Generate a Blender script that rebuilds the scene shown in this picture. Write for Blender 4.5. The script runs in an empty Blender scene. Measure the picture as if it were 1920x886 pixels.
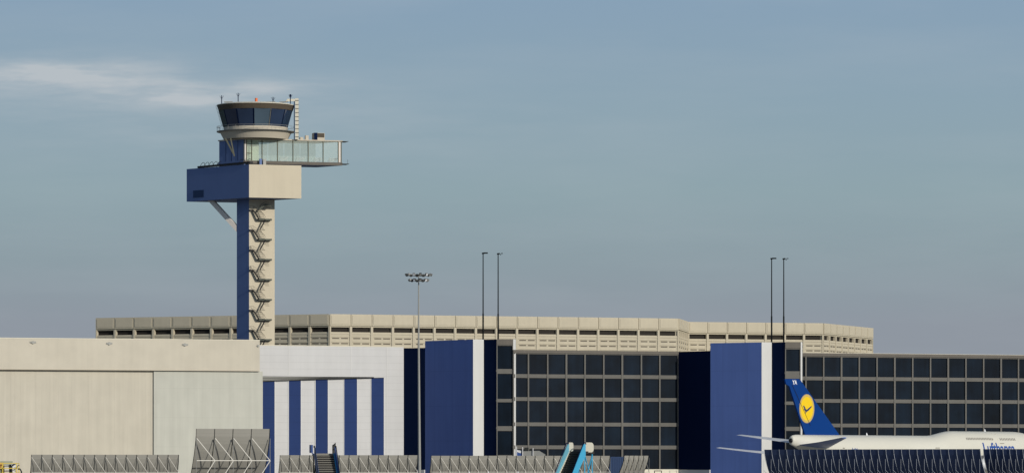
import bpy, bmesh, math, random
from mathutils import Vector
random.seed(7)
S = bpy.context.scene
C = S.collection
F = 8000.0; CX = 960.0; HV = 872.0; EZ = 2.2      # focal length in photo pixels, horizon row, eye height

# ------------------------------------------------------------------ camera
cam = bpy.data.objects.new('camera', bpy.data.cameras.new('camera')); C.objects.link(cam)
cam.location = (0, 0, EZ); cam.rotation_euler = (math.radians(90), 0, 0)
cam.data.sensor_width = 36; cam.data.lens = F/1920*36
cam.data.shift_y = (HV-443)/1920
cam.data.clip_start = 1; cam.data.clip_end = 30000
S.camera = cam
# ------------------------------------------------------------------ sun
AZ = math.radians(43); EL = math.radians(20)       # azimuth measured from -Y (behind the camera) towards +X
sdir = Vector((math.sin(AZ)*math.cos(EL), -math.cos(AZ)*math.cos(EL), math.sin(EL)))
sun = bpy.data.objects.new('sun', bpy.data.lights.new('sun', 'SUN')); C.objects.link(sun)
sun.data.energy = 3.0; sun.data.angle = math.radians(0.5); sun.data.color = (1, .95, .86)
sun.rotation_euler = sdir.to_track_quat('Z', 'Y').to_euler()
sun.location = (0, 0, 300)
# ------------------------------------------------------------------ world
w = bpy.data.worlds.new("World"); S.world = w; w.use_nodes = True
nt = w.node_tree; N = nt.nodes; L = nt.links
N.clear()
def nd(t, **k):
    n = N.new(t)
    for a, b in k.items(): setattr(n, a, b)
    return n
def mth(op, a, b=None, c=None, clamp=False):
    n = nd('ShaderNodeMath', operation=op, use_clamp=clamp)
    for i, v in enumerate((a, b, c)):
        if v is None: continue
        if isinstance(v, (int, float)): n.inputs[i].default_value = v
        else: L.new(v, n.inputs[i])
    return n.outputs[0]
def s2l(c):
    return tuple((v/255/12.92) if v/255 <= .04045 else ((v/255+.055)/1.055)**2.4 for v in c)
WS = 0.10
sky = nd('ShaderNodeTexSky', sky_type='NISHITA', sun_disc=False)
sky.sun_elevation = EL; sky.sun_rotation = math.atan2(sdir.x, sdir.y)
sky.air_density = 1.0; sky.dust_density = 1.6; sky.ozone_density = 1.5
tc = nd('ShaderNodeTexCoord'); sp = nd('ShaderNodeSeparateXYZ'); L.new(tc.outputs['Generated'], sp.inputs[0])
ysafe = mth('MAXIMUM', sp.outputs[1], .05)
ax = mth('DIVIDE', sp.outputs[0], ysafe); ez = mth('DIVIDE', sp.outputs[2], ysafe)
zz = sp.outputs[2]
ramp = nd('ShaderNodeValToRGB'); L.new(mth('MULTIPLY', zz, 5.0), ramp.inputs[0])
el = ramp.color_ramp.elements
stops = [(0.0, (143,148,157)), (.165, (143,151,161)), (.24, (141,157,165)), (.32, (143,164,172)), (.42, (141,164,178)), (.55, (136,161,183)), (1.0, (120,152,184))]
el[0].position = stops[0][0]; el[0].color = (*s2l(stops[0][1]), 1)
el[1].position = stops[-1][0]; el[1].color = (*s2l(stops[-1][1]), 1)
for p, c in stops[1:-1]:
    e = el.new(p); e.color = (*s2l(c), 1)
def noise(sx, sz, off, detail=5, rough=.55):
    cb = nd('ShaderNodeCombineXYZ')
    L.new(mth('MULTIPLY', ax, sx), cb.inputs[0]); L.new(mth('MULTIPLY', ez, sz), cb.inputs[1]); cb.inputs[2].default_value = off
    n = nd('ShaderNodeTexNoise'); n.inputs['Scale'].default_value = 1; n.inputs['Detail'].default_value = detail; n.inputs['Roughness'].default_value = rough
    L.new(cb.outputs[0], n.inputs[0]); return n.outputs[0]
n1 = noise(55, 330, 1.3); n2 = noise(16, 90, 7.1, 4); n3 = noise(120, 900, 3.3, 3)
def gauss(u0, v0, su, sv, tilt=0.0):
    a0 = (u0-CX)/F; e0 = (HV-v0)/F
    dx = mth('SUBTRACT', ax, a0)
    dz = mth('ADD', mth('SUBTRACT', ez, e0), mth('MULTIPLY', dx, tilt))
    q = mth('ADD', mth('POWER', mth('ABSOLUTE', mth('DIVIDE', dx, su/F)), 2.0), mth('POWER', mth('ABSOLUTE', mth('DIVIDE', dz, sv/F)), 2.0))
    return mth('EXPONENT', mth('MULTIPLY', q, -1.0))
m1 = mth('ADD', gauss(175, 140, 140, 26, .0), gauss(20, 138, 140, 26, 0)); m2 = mth('ADD', gauss(440, 168, 165, 20, -.02), gauss(315, 186, 120, 14, .04)); m3 = gauss(200, 165, 340, 60, .0); m4 = gauss(480, 240, 500, 70, 0)
wisp = mth('MULTIPLY', mth('SUBTRACT', n1, .38), 3.4, clamp=True)
msk = mth('ADD', mth('MULTIPLY', mth('ADD', m1, m2), .82), mth('ADD', mth('MULTIPLY', m3, .36), mth('MULTIPLY', m4, .20)))
cl = mth('MULTIPLY', msk, mth('ADD', mth('MULTIPLY', wisp, .62), .36), clamp=True)
soft = mth('MULTIPLY', mth('SUBTRACT', n2, .42), .55, clamp=True)
cl = mth('ADD', cl, mth('MULTIPLY', soft, .62), clamp=True)
def mixc(f, a, b):
    n = nd('ShaderNodeMix', data_type='RGBA')
    if isinstance(f, (int, float)): n.inputs[0].default_value = f
    else: L.new(f, n.inputs[0])
    for i, v in ((6, a), (7, b)):
        if isinstance(v, tuple): n.inputs[i].default_value = (*v, 1)
        else: L.new(v, n.inputs[i])
    return n.outputs[2]
low = mixc(cl, ramp.outputs[0], s2l((182,190,196)))
sc = nd('ShaderNodeVectorMath', operation='SCALE'); L.new(low, sc.inputs[0]); sc.inputs[3].default_value = 1/WS
hi = mth('MULTIPLY', mth('SUBTRACT', zz, .16), 4.0, clamp=True)
full = mixc(hi, sc.outputs[0], sky.outputs[0])
bg = nd('ShaderNodeBackground'); bg.inputs[1].default_value = WS
L.new(full, bg.inputs[0]); wo = nd('ShaderNodeOutputWorld'); L.new(bg.outputs[0], wo.inputs[0])
S.view_settings.view_transform = 'Standard'; S.view_settings.look = 'None'
S.view_settings.exposure = 0; S.view_settings.gamma = 1
S.render.engine = 'CYCLES'

# ------------------------------------------------------------------ materials
def mat(name, col, rough=.7, var=.10, streak=0.0, metal=0.0, spec=.3, seam=None, seam_dark=.75, corr=None, srgb=False, nscale=.25):
    m = bpy.data.materials.new(name); m.use_nodes = True
    t = m.node_tree; b = t.nodes['Principled BSDF']
    b.inputs['Roughness'].default_value = rough; b.inputs['Metallic'].default_value = metal
    b.inputs['Specular IOR Level'].default_value = spec
    c = s2l(col) if srgb else col
    def mt(op, a, b_=None, c_=None, clamp=False):
        n = t.nodes.new('ShaderNodeMath'); n.operation = op; n.use_clamp = clamp
        for i, v in enumerate((a, b_, c_)):
            if v is None: continue
            if isinstance(v, (int, float)): n.inputs[i].default_value = v
            else: t.links.new(v, n.inputs[i])
        return n.outputs[0]
    tcd = t.nodes.new('ShaderNodeTexCoord')
    nz = t.nodes.new('ShaderNodeTexNoise'); nz.inputs['Scale'].default_value = nscale; nz.inputs['Detail'].default_value = 6
    t.links.new(tcd.outputs['Object'], nz.inputs[0])
    f = mt('ADD', mt('MULTIPLY', mt('SUBTRACT', nz.outputs[0], .5), var*2), 1.0)
    uvs = t.nodes.new('ShaderNodeSeparateXYZ'); t.links.new(tcd.outputs['UV'], uvs.inputs[0])
    if streak:
        cb = t.nodes.new('ShaderNodeCombineXYZ')
        t.links.new(mt('MULTIPLY', uvs.outputs[0], .9), cb.inputs[0]); t.links.new(mt('MULTIPLY', uvs.outputs[1], .05), cb.inputs[1])
        n2_ = t.nodes.new('ShaderNodeTexNoise'); n2_.inputs['Scale'].default_value = 1; n2_.inputs['Detail'].default_value = 5
        t.links.new(cb.outputs[0], n2_.inputs[0])
        f = mt('MULTIPLY', f, mt('ADD', mt('MULTIPLY', mt('SUBTRACT', n2_.outputs[0], .5), streak*2), 1.0))
    if seam:
        pu, pz, wd = seam
        def line(o, p):
            return mt('LESS_THAN', mt('FRACT', mt('DIVIDE', o, p)), wd/p)
        ln = None
        if pz: ln = line(uvs.outputs[1], pz)
        if pu:
            l2 = line(uvs.outputs[0], pu); ln = l2 if ln is None else mt('MAXIMUM', ln, l2)
        f = mt('MULTIPLY', f, mt('SUBTRACT', 1.0, mt('MULTIPLY', ln, 1-seam_dark)))
    vm = t.nodes.new('ShaderNodeVectorMath'); vm.operation = 'SCALE'
    vm.inputs[0].default_value = c; t.links.new(f, vm.inputs[3]); t.links.new(vm.outputs[0], b.inputs['Base Color'])
    if corr:
        wv = mt('SINE', mt('MULTIPLY', uvs.outputs[0], 2*math.pi/corr[0]))
        bp = t.nodes.new('ShaderNodeBump'); bp.inputs['Distance'].default_value = corr[1]; bp.inputs['Strength'].default_value = 1
        t.links.new(wv, bp.inputs['Height']); t.links.new(bp.outputs[0], b.inputs['Normal'])
    return m
SPEC = 1
M = dict(
 cream = mat('cream_panel', (.60,.53,.41), .75, .06, .05, seam=(11.7, 6.2, .05), seam_dark=.95),
 fascia = mat('cream_fascia', (.535,.495,.405), .75, .12, .06, seam=(11.7, 0, .06), seam_dark=.95),
 door_pink = mat('pale_corrugated_steel', (.52,.485,.40), .7, .10, .12, spec=.1),
 pale_green = mat('pale_green_grey_panel', (.475,.475,.415), .75, .10, .14, seam=(6, 6.1, .07), seam_dark=.92),
 white = mat('white_cladding', (.53,.53,.525), .6, .08, .06, seam=(0, 1.42, .07), seam_dark=.86),
 white_plain = mat('white_paint', (.60,.60,.58), .6, .04, .04),
 blue_door = mat('blue_door_paint', (.014,.035,.125), .85, .10, .08, seam=(0, 2.85, .12), seam_dark=.85),
 blue = mat('blue_panel_paint', (.083,.142,.375), .65, .10, .14, seam=(2.9, 7.4, .10), seam_dark=.88, nscale=.12),
 navy = mat('black_navy_panel', (.003,.010,.040), .8, .1, .1, spec=.05),
 frame = mat('weathered_grey_frame', (.125,.120,.108), .7, .18, .10),
 band = mat('grey_brown_fascia', (.125,.112,.095), .7, .12, .10),
 glass = mat('dark_glass', (.0035,.0085,.0165), .28, .9, .5, spec=.10),
 roof = mat('roof_gravel', (.22,.21,.20), .9, .1),
 concrete = mat('far_cream_concrete', (.50,.45,.345), .85, .08, .08),
 dark = mat('dark_opening', (.022,.018,.014), .8, .3),
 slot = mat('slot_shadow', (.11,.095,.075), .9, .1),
 tower = mat('tower_cream', (.56,.50,.38), .75, .05, .05, seam=(5.2, 2.1, .035), seam_dark=.95),
 tower_shade_blue = mat('tower_shade_blue', (.12,.178,.35), .7, .06, .06, seam=(0, 6.4, .06), seam_dark=.93),  # shade of the cream tower's left faces and undersides, painted as blue
 tower_ring = mat('tower_ring', (.50,.45,.36), .7, .05),
 strut = mat('pale_strut', (.68,.63,.57), .7, .05),
 iron = mat('dark_iron', (.018,.020,.018), .6, .2),
 iron_green = mat('greenish_grating', (.10,.11,.09), .7, .2),
 steel = mat('galvanised_steel', (.28,.28,.26), .5, .15, metal=.3),
 olive = mat('olive_strut', (.12,.12,.085), .7, .1),
 brown = mat('brown_soffit', (.085,.068,.048), .8, .1),
 orange = mat('orange_lamp', (.7,.16,.05), .5, .05),
 apron = mat('apron_concrete', (.25,.24,.22), .9, .12, nscale=.05),
 grass = mat('grass_green', (.05,.07,.025), 1, .3, nscale=.05),
 fence_grey = mat('grey_deflector_sheet', (.285,.275,.243), .75, .10, .06, seam=(0, .75, .02), seam_dark=.86),
 fence_shade_navy = mat('shaded_deflector_sheet', (.034,.052,.115), .6, .10, .05),  # shade on the fences turned from the sun, painted in as navy
 brace = mat('white_brace', (.62,.60,.54), .6, .05),
 rib_white = mat('pale_rib', (.42,.45,.49), .5, .1),
 stair_blue = mat('deep_blue_paint', (.035,.08,.25), .45, .08),
 stair_cyan = mat('cyan_paint', (.055,.36,.58), .4, .06),
 stair_pale = mat('pale_cyan_paint', (.30,.50,.55), .4, .06),
 tread = mat('tread_metal', (.22,.21,.18), .6, .15),
 tread_dark = mat('dark_rubber', (.035,.033,.03), .7, .15),
 shield = mat('cream_plastic', (.68,.64,.52), .45, .03),
 ac_white = mat('aircraft_white', (.60,.585,.505), .4, .04, spec=.35),
 ac_wing = mat('aircraft_grey', (.62,.64,.66), .4, .05, spec=.5),
 ac_stab_shade = mat('tailplane_shade', (.13,.20,.43), .4, .05, spec=.4),  # underside shade of the near tailplane, put into its base colour
 ac_blue = mat('tail_blue', (.001,.036,.185), .5, .05, spec=.15),
 ac_yellow = mat('emblem_yellow', (.80,.54,.01), .5, .03),
 ac_ring = mat('emblem_ring', (.42,.32,.16), .5, .03),
 ac_text = mat('text_blue', (.015,.07,.30), .5, .03),
 ac_pale = mat('tail_letter_white', (.75,.77,.8), .5, .02),
 ac_window = mat('cabin_window', (.16,.14,.12), .4, .1),
 container = mat('container_navy', (.016,.040,.105), .7, .1),
 pole = mat('dark_pole', (.008,.010,.011), .8, .1, spec=.05),
 bird = mat('crane_blue_grey', (.03,.045,.10), .6, .05),
 stair_left = mat('muted_cyan_paint', (.13,.36,.47), .5, .1),  # duller cyan for the left side panel only
 black = mat('black', (.01,.01,.012), .5, .1),
 tyre = mat('tyre_rubber', (.02,.02,.02), .8, .1),
 yellow = mat('yellow_paint', (.72,.55,.10), .5, .08),
 machine = mat('pale_machine', (.60,.60,.60), .5, .08),
 orange_paint = mat('orange_paint', (.55,.32,.10), .5, .1),
)
for k_ in ('glass', 'blue_door', 'fence_grey', 'fence_shade_navy', 'concrete'):
    t = M[k_].node_tree; b = t.nodes['Principled BSDF']; lk = b.inputs['Base Color'].links[0]
    oi = t.nodes.new('ShaderNodeObjectInfo'); mr = t.nodes.new('ShaderNodeMath'); mr.operation = 'MULTIPLY_ADD'
    amp = {'glass': .5, 'concrete': .06}.get(k_, .12); mr.inputs[1].default_value = amp; mr.inputs[2].default_value = 1-amp/2
    t.links.new(oi.outputs['Random'], mr.inputs[0])
    vs = t.nodes.new('ShaderNodeVectorMath'); vs.operation = 'SCALE'; t.links.new(lk.from_socket, vs.inputs[0]); t.links.new(mr.outputs[0], vs.inputs[3])
    t.links.new(vs.outputs[0], b.inputs['Base Color'])
# pale see-through glass of the tower's lounge
def glass_mat(name, tint, refl, mixf):
    m = bpy.data.materials.new(name); m.use_nodes = True; t = m.node_tree; t.nodes.clear()
    o = t.nodes.new('ShaderNodeOutputMaterial'); mx = t.nodes.new('ShaderNodeMixShader')
    tr = t.nodes.new('ShaderNodeBsdfTransparent'); tr.inputs[0].default_value = (*tint, 1)
    gl = t.nodes.new('ShaderNodeBsdfPrincipled'); gl.inputs['Base Color'].default_value = (*refl, 1); gl.inputs['Roughness'].default_value = .12
    nz = t.nodes.new('ShaderNodeTexNoise'); nz.inputs['Scale'].default_value = .3
    mp = t.nodes.new('ShaderNodeMath'); mp.operation = 'MULTIPLY_ADD'; mp.inputs[1].default_value = .3; mp.inputs[2].default_value = mixf-.15
    t.links.new(nz.outputs[0], mp.inputs[0]); t.links.new(mp.outputs[0], mx.inputs[0])
    t.links.new(tr.outputs[0], mx.inputs[1]); t.links.new(gl.outputs[0], mx.inputs[2]); t.links.new(mx.outputs[0], o.inputs[0])
    return m
M['lounge_glass'] = glass_mat('pale_lounge_glass', (.96,.99,.975), (.62,.68,.62), .26)
M['cab_glass'] = mat('dark_cab_glass', (.020,.036,.075), .12, .7, spec=.5, nscale=.12)
M['cab_glass2'] = mat('grey_cab_glass', (.055,.085,.115), .12, .6, spec=.5, nscale=.12)

# ------------------------------------------------------------------ geometry helpers
def P(u, v, D): return Vector(((u-CX)/F*D, D, EZ+(HV-v)/F*D))
def PX(u, D): return (u-CX)/F*D
def ZV(v, D): return EZ+(HV-v)/F*D
class Frame:
    """local frame: a along, b outward (towards the viewer), c up"""
    def __init__(s, O, ex, ey=None, ez=Vector((0,0,1))):
        s.O = Vector(O); s.ex = Vector(ex).normalized(); s.ez = Vector(ez)
        s.ey = Vector(ey).normalized() if ey is not None else Vector((s.ex.y, -s.ex.x, 0)).normalized()
    def __call__(s, a, b, c): return s.O + s.ex*a + s.ey*b + s.ez*c
WORLD = Frame((0,0,0), (1,0,0), (0,1,0))
class Wall(Frame):
    def __init__(s, u0, D0, u1, D1):
        p0 = Vector((PX(u0,D0), D0, 0)); p1 = Vector((PX(u1,D1), D1, 0))
        super().__init__(p0, p1-p0); s.len = (p1-p0).length; s.p1 = p1
    def s(s_, u, b=0):
        k = (u-CX)/F; O = s_.O + s_.ey*b
        # O.x + d.x s = k (O.y + d.y s)
        return (k*O.y-O.x)/(s_.ex.x-k*s_.ex.y)
    def z(s_, u, v):
        return ZV(v, s_(s_.s(u), 0, 0).y)
class MB:
    def __init__(s): s.v = []; s.f = []; s.uv = []; s.mi = []; s.cur = 0
    def quad(s, pts, uvs=None):
        i = len(s.v); s.v += [tuple(p) for p in pts]; s.f.append(tuple(range(i, i+len(pts))))
        s.uv.append(uvs or [(0, 0)]*len(pts)); s.mi.append(s.cur); return s
    def box(s, fr, a0, a1, b0, b1, c0, c1):
        if a0 > a1: a0, a1 = a1, a0
        if b0 > b1: b0, b1 = b1, b0
        if c0 > c1: c0, c1 = c1, c0
        k = [(a,b,c) for c in (c0,c1) for b in (b0,b1) for a in (a0,a1)]
        for q, ui in (((0,1,5,4),'ac'), ((2,6,7,3),'ac'), ((0,4,6,2),'bc'), ((1,3,7,5),'bc'), ((0,2,3,1),'ab'), ((4,5,7,6),'ab')):
            uv = [(k[i]['abc'.index(ui[0])], k[i]['abc'.index(ui[1])]) for i in q]
            s.quad([fr(*k[i]) for i in q], uv)
        return s
    def prism(s, poly, z0, z1):          # poly: list of (x, y) world
        n = len(poly)
        s.quad([(x,y,z1) for x,y in poly], [(x,y) for x,y in poly]); s.quad([(x,y,z0) for x,y in reversed(poly)])
        d = 0
        for i in range(n):
            (x0,y0),(x1,y1) = poly[i], poly[(i+1)%n]; l = math.hypot(x1-x0,y1-y0)
            s.quad([(x0,y0,z0),(x1,y1,z0),(x1,y1,z1),(x0,y0,z1)], [(d,z0),(d+l,z0),(d+l,z1),(d,z1)]); d += l
        return s
    def extrude(s, pts, vec):            # planar polygon of world points, extruded by vec
        n = len(pts); A = [Vector(p) for p in pts]; B = [p+Vector(vec) for p in A]
        s.quad(A); s.quad(list(reversed(B)))
        for i in range(n): j = (i+1) % n; s.quad([A[i], B[i], B[j], A[j]])
        return s
    def tube(s, p, q, r, n=6, r2=None):
        p = Vector(p); q = Vector(q); d = (q-p); l = d.length
        if l < 1e-6: return s
        d.normalize(); r2 = r if r2 is None else r2
        up = Vector((0,0,1)) if abs(d.z) < .9 else Vector((1,0,0))
        x = d.cross(up).normalized(); y = d.cross(x)
        A = [p+x*(r*math.cos(2*math.pi*i/n))+y*(r*math.sin(2*math.pi*i/n)) for i in range(n)]
        B = [q+x*(r2*math.cos(2*math.pi*i/n))+y*(r2*math.sin(2*math.pi*i/n)) for i in range(n)]
        for i in range(n):
            j = (i+1) % n; s.quad([A[i], A[j], B[j], B[i]], [(i/n,0),(i/n+1/n,0),(i/n+1/n,l),(i/n,l)])
        s.quad(list(reversed(A))); s.quad(B); return s
    def bar(s, p, q, w, h=None):         # square bar
        h = w if h is None else h
        p = Vector(p); q = Vector(q); d = (q-p).normalized()
        up = Vector((0,0,1)) if abs(d.z) < .95 else Vector((0,1,0))
        x = d.cross(up).normalized()*w/2; y = x.cross(d).normalized()*h/2
        A = [p-x-y,p+x-y,p+x+y,p-x+y]; B = [v+(q-p) for v in A]
        s.quad(list(reversed(A))); s.quad(B)
        for i in range(4): j = (i+1) % 4; s.quad([A[i],A[j],B[j],B[i]])
        return s
    def path(s, pts, r, n=5):
        for a, b in zip(pts, pts[1:]): s.tube(a, b, r, n)
        return s
    def lathe(s, c, prof, n=48, a0=0.0, a1=2*math.pi, close=False):
        c = Vector(c); full = abs(a1-a0-2*math.pi) < 1e-6
        R = []
        for i in range(n+(0 if full else 1)):
            a = a0+(a1-a0)*i/n
            R.append([c+Vector((r*math.sin(a), -r*math.cos(a), z)) for r, z in prof])
        m = len(R)
        for i in range(m if full else m-1):
            A, B = R[i], R[(i+1)%m]
            for k in range(len(prof)-(0 if close else 1)):
                k2 = (k+1) % len(prof)
                s.quad([A[k],B[k],B[k2],A[k2]], [(i,prof[k][1]),(i+1,prof[k][1]),(i+1,prof[k2][1]),(i,prof[k2][1])])
        return s
    def build(s, name, mats, parent=None, smooth=False, origin=None):
        me = bpy.data.meshes.new(name)
        vs = s.v
        bm = bmesh.new()
        bv = [bm.verts.new(v) for v in vs]
        uvl = bm.loops.layers.uv.new('UVMap')
        for f, uv, mi in zip(s.f, s.uv, s.mi):
            try: fc = bm.faces.new([bv[i] for i in f])
            except ValueError: continue
            fc.material_index = mi; fc.smooth = smooth
            for lp, t in zip(fc.loops, uv): lp[uvl].uv = t
        bmesh.ops.remove_doubles(bm, verts=bm.verts, dist=1e-4)
        bmesh.ops.recalc_face_normals(bm, faces=bm.faces)
        bm.to_mesh(me); bm.free()
        if not isinstance(mats, (list, tuple)): mats = [mats]
        for m in mats: me.materials.append(m)
        o = bpy.data.objects.new(name, me); C.objects.link(o)
        if smooth:
            for e in me.edges: pass
        base = parent.location if parent is not None and parent.type == 'EMPTY' else None
        if parent is not None:
            o.parent = parent
            root = parent
            off = Vector((0,0,0))
            while root is not None: off += root.location; root = root.parent
            me.transform(__import__('mathutils').Matrix.Translation(-off))
        return o
def thing(name, label, cat, loc=(0,0,0), group=None, kind=None, rz=0):
    o = bpy.data.objects.new(name, None); C.objects.link(o); o.location = loc; o.rotation_euler.z = rz
    o.empty_display_size = 1
    o['label'] = label; o['category'] = cat
    if group: o['group'] = group
    if kind: o['kind'] = kind
    return o
def copy_tree(o, parent=None):
    c = o.copy(); C.objects.link(c)
    if parent is not None: c.parent = parent
    for ch in [x for x in C.objects if x.parent is o]: copy_tree(ch, c)
    return c
def xy(p): return (p.x, p.y)

# ================================================================== ground
g = MB().quad([(-9000,-3000,0),(9000,-3000,0),(9000,15000,0),(-9000,15000,0)], [(0,0)]*4).build('ground', M['grass']); g['kind'] = 'structure'
g = MB().quad([(-900,-200,.02),(900,-200,.02),(900,1110,.02),(-900,1110,.02)], [(0,0)]*4).build('apron', M['apron']); g['kind'] = 'structure'

# ================================================================== glazed halls, pylons
ROOFZ = 26.6
fac0 = Vector((.79, 900, 0)); facd = Vector((112, 44, 0))
def fac_D(u):
    k = (u-CX)/F; t = (k*fac0.y-fac0.x)/(facd.x-k*facd.y); return fac0.y+facd.y*t
ROWS = [(1.5,5.7),(6.5,10.55),(11.34,15.86),(16.65,20.7),(21.5,25.74)]
def glazed(root, W, edges, rows, ztop, zb=0.0, label_first=None, bar=.32, sunk=.22):
    """curtain wall in frame W: a grid of grey bars round recessed dark panes; one window part per pane"""
    gr = MB()
    s0, s1 = edges[0], edges[-1]
    zs = [zb]
    for a, b in rows: zs += [a, b]
    zs.append(ztop)
    for k in range(0, len(zs), 2): gr.box(W, s0, s1, -.5, .0, zs[k], zs[k+1] if k+2 < len(zs) else rows[-1][1]+.22)
    for i, e in enumerate(edges):
        wdt = bar*(1.0 if i % 3 else 1.25)
        a0 = max(s0, e-wdt/2); a1 = min(s1, e+wdt/2)
        if i == 0: a1 = s0+wdt*.5
        if i == len(edges)-1: a0 = s1-wdt*.5
        gr.box(W, a0, a1, -.49, .07, zb, rows[-1][1]+.2)
        for (a, b) in rows[1:]:      # bracket plates where bars cross
            gr.box(W, a0-.07, a1+.07, -.48, .10, a-.62, a-.18)
    gr.build('window_grid', M['frame'], root)
    MB().box(W, s0, s1, -.5, .16, rows[-1][1]+.22, ztop).build('fascia', M['band'], root)
    for i in range(len(edges)-1):
        for (a, b) in rows:
            p = MB().box(W, edges[i]+bar*.5, edges[i+1]-bar*.5, -.40, -sunk, a, b)
            p.build('window', M['glass'], root)
def solid(root, pts, z, name, m):
    return MB().prism([xy(p) for p in pts], 0, z).build(name, m, root)
back = Vector((-.365, .931, 0))            # direction into the buildings

# --- bay behind: hall one
Wf1 = Wall(962, fac_D(962), 1272, fac_D(1272))
hall1 = thing('glazed_hall', 'dark glazed hall wall of nine panes per row between the two blue towers', 'hall', (Wf1.O.x, Wf1.O.y, 0), 'glazed halls')
m1_ = [962, 990.7,1026.8,1061.9,1096.8,1131.9,1166.7,1202.5,1237,1272]
glazed(hall1, Wf1, [Wf1.s(u) for u in m1_[:-1]]+[Wf1.len], ROWS, ROOFZ)
# body behind the curtain wall
q0 = Wf1(0,-.55,0); q1 = Wf1(Wf1.len,-.55,0)
solid(hall1, [q0, q1, q1+back*60, q0+back*60], ROOFZ-.3, 'body', M['navy'])
MB().box(Wf1, 0, Wf1.len, -60, -.56, ROOFZ-.28, ROOFZ-.05).build('roof', M['roof'], hall1)
MB().box(Wf1, Wf1.s(1200), Wf1.len, .11, .6, .0, 1.42).build('plinth', M['shield'], hall1)
# --- bay two
U2E = 2040
Wf2 = Wall(1500, fac_D(1500), U2E, fac_D(U2E))
hall2 = thing('glazed_hall', 'long dark glazed hall wall behind the parked airliner', 'hall', (Wf2.O.x, Wf2.O.y, 0), 'glazed halls')
m2_ = [1500, 1511,1544.2,1577.7,1611,1644.3,1677.6,1711.2,1744.6,1777.8,1811,1844.2,1877,1909.5,1941.8,1974.5,2007,U2E]
glazed(hall2, Wf2, [Wf2.s(u) for u in m2_[:-1]]+[Wf2.len], ROWS, ROOFZ)
q0 = Wf2(0,-.55,0); q1 = Wf2(Wf2.len,-.55,0)
solid(hall2, [q0, q1, q1+back*60, q0+back*60], ROOFZ-.3, 'body', M['navy'])
MB().box(Wf2, 0, Wf2.len, -60, -.56, ROOFZ-.28, ROOFZ-.05).build('roof', M['roof'], hall2)
MB().box(Wf2, 0, Wf2.len, .02, .12, ROOFZ-.08, ROOFZ+.06).build('coping', M['shield'], hall2)

def pylon(name, label, nav, blu, whi, drk, gls, edg, ztop, znav, rows):
    """nav..edg: (u0, D0, u1, D1)"""
    root = thing(name, label, 'blue tower', (PX(whi[0],whi[1]), whi[1], 0), 'blue hangar towers')
    Wn = Wall(*nav); Wb = Wall(*blu); Ww = Wall(*whi); Wd = Wall(*drk); Wg = Wall(*gls); We = Wall(*edg)
    MB().box(Wn, 0, Wn.len, -.4, 0, 1.35, znav).build('recess_wall', M['navy'], root)
    MB().box(Wn, 0, Wn.len, -.4, .25, 0, 1.33).build('plinth', M['white_plain'], root)
    MB().box(Wb, 0, Wb.len, -.4, 0, 0, ztop).build('blue_panel', M['blue'], root)
    MB().box(Ww, 0, Ww.len, -.4, 0.02, 0, ztop+.02).build('white_panel', M['white_plain'], root)
    MB().box(Wd, 0, Wd.len, -.4, -.03, 0, ztop).build('dark_panel', M['navy'], root)
    glazed(root, Wg, [0, Wg.len], rows, ztop, zb=0)
    MB().box(We, 0, We.len, -.45, .12, 0, ztop+.03).build('edge_trim', M['white_plain'], root)
    # core volume
    a = Wb(0,-.42,0); b_ = Wb(Wb.len,-.42,0); c_ = Ww(Ww.len,-.45,0); d_ = Wd(Wd.len-.1,-.5,0); e_ = We(We.len-.1,-.55,0); f_ = e_+back*22; h_ = a+back*10
    solid(root, [b_, c_, d_, e_, f_, a], ztop-.2, 'body', M['navy'])
    return root
p1 = pylon('hangar_tower', 'blue hangar tower with white strip beside the striped white hangar',
    (757,916,797,912), (797,912,887,901), (887,901,907,901.8), (907,901.8,931,899.3), (931,899.3,962,900.0), (962,900.0,967,900.1), 28.8, 27.35,
    [(1.6,ZV(860,898)),(ZV(852,898),ZV(806.8,898)),(ZV(797.8,898),ZV(753,898)),(ZV(746.7,898),ZV(699.6,898)),(ZV(690.6,898),ZV(647,898))])
p2 = pylon('hangar_tower', 'blue hangar tower with white strip right behind the airliner tail',
    (1272,913.7,1332,906), (1332,906,1428,900), (1428,900,1447,900.8), (1447,900.8,1472,898.6), (1472,898.6,1501,899.4), (1501,899.4,1504,899.5), 28.17, 26.55,
    [(1.6,ZV(854,898)),(ZV(846,898),ZV(806.8,898)),(ZV(799,898),ZV(758,898)),(ZV(751.7,898),ZV(709,898)),(ZV(695,898),ZV(654,898))])

# ================================================================== striped hangar
Ws = Wall(470, 903.6, 757, 916)
strip = thing('striped_hangar', 'white clad hangar with five tall dark blue door stripes', 'hangar', (Ws.O.x, Ws.O.y, 0))
ZS = 27.6
MB().box(Ws, 0, Ws.len, -.5, 0, 0, ZS).build('wall', M['white'], strip)
solid(strip, [Ws(.1,-.52,0), Ws(Ws.len,-.52,0), Ws(Ws.len,-.52,0)+back*55, Ws(.1,-.52,0)+back*55], ZS-.25, 'body', M['roof'])
MB().box(Ws, 0, Ws.len, -.6, .06, ZS+.002, ZS+.14).build('coping', M['shield'], strip)
for u in (541.6, 658, 725.6):
    MB().box(Ws, Ws.s(u)-.06, Ws.s(u)+.06, .001, .03, 0 if u > 700 else ZV(706,909), ZS-.02).build('panel_joint', M['white_plain'], strip)
zl = lambda u: Ws.z(u, 705.4+(u-487)*.0058)
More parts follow.
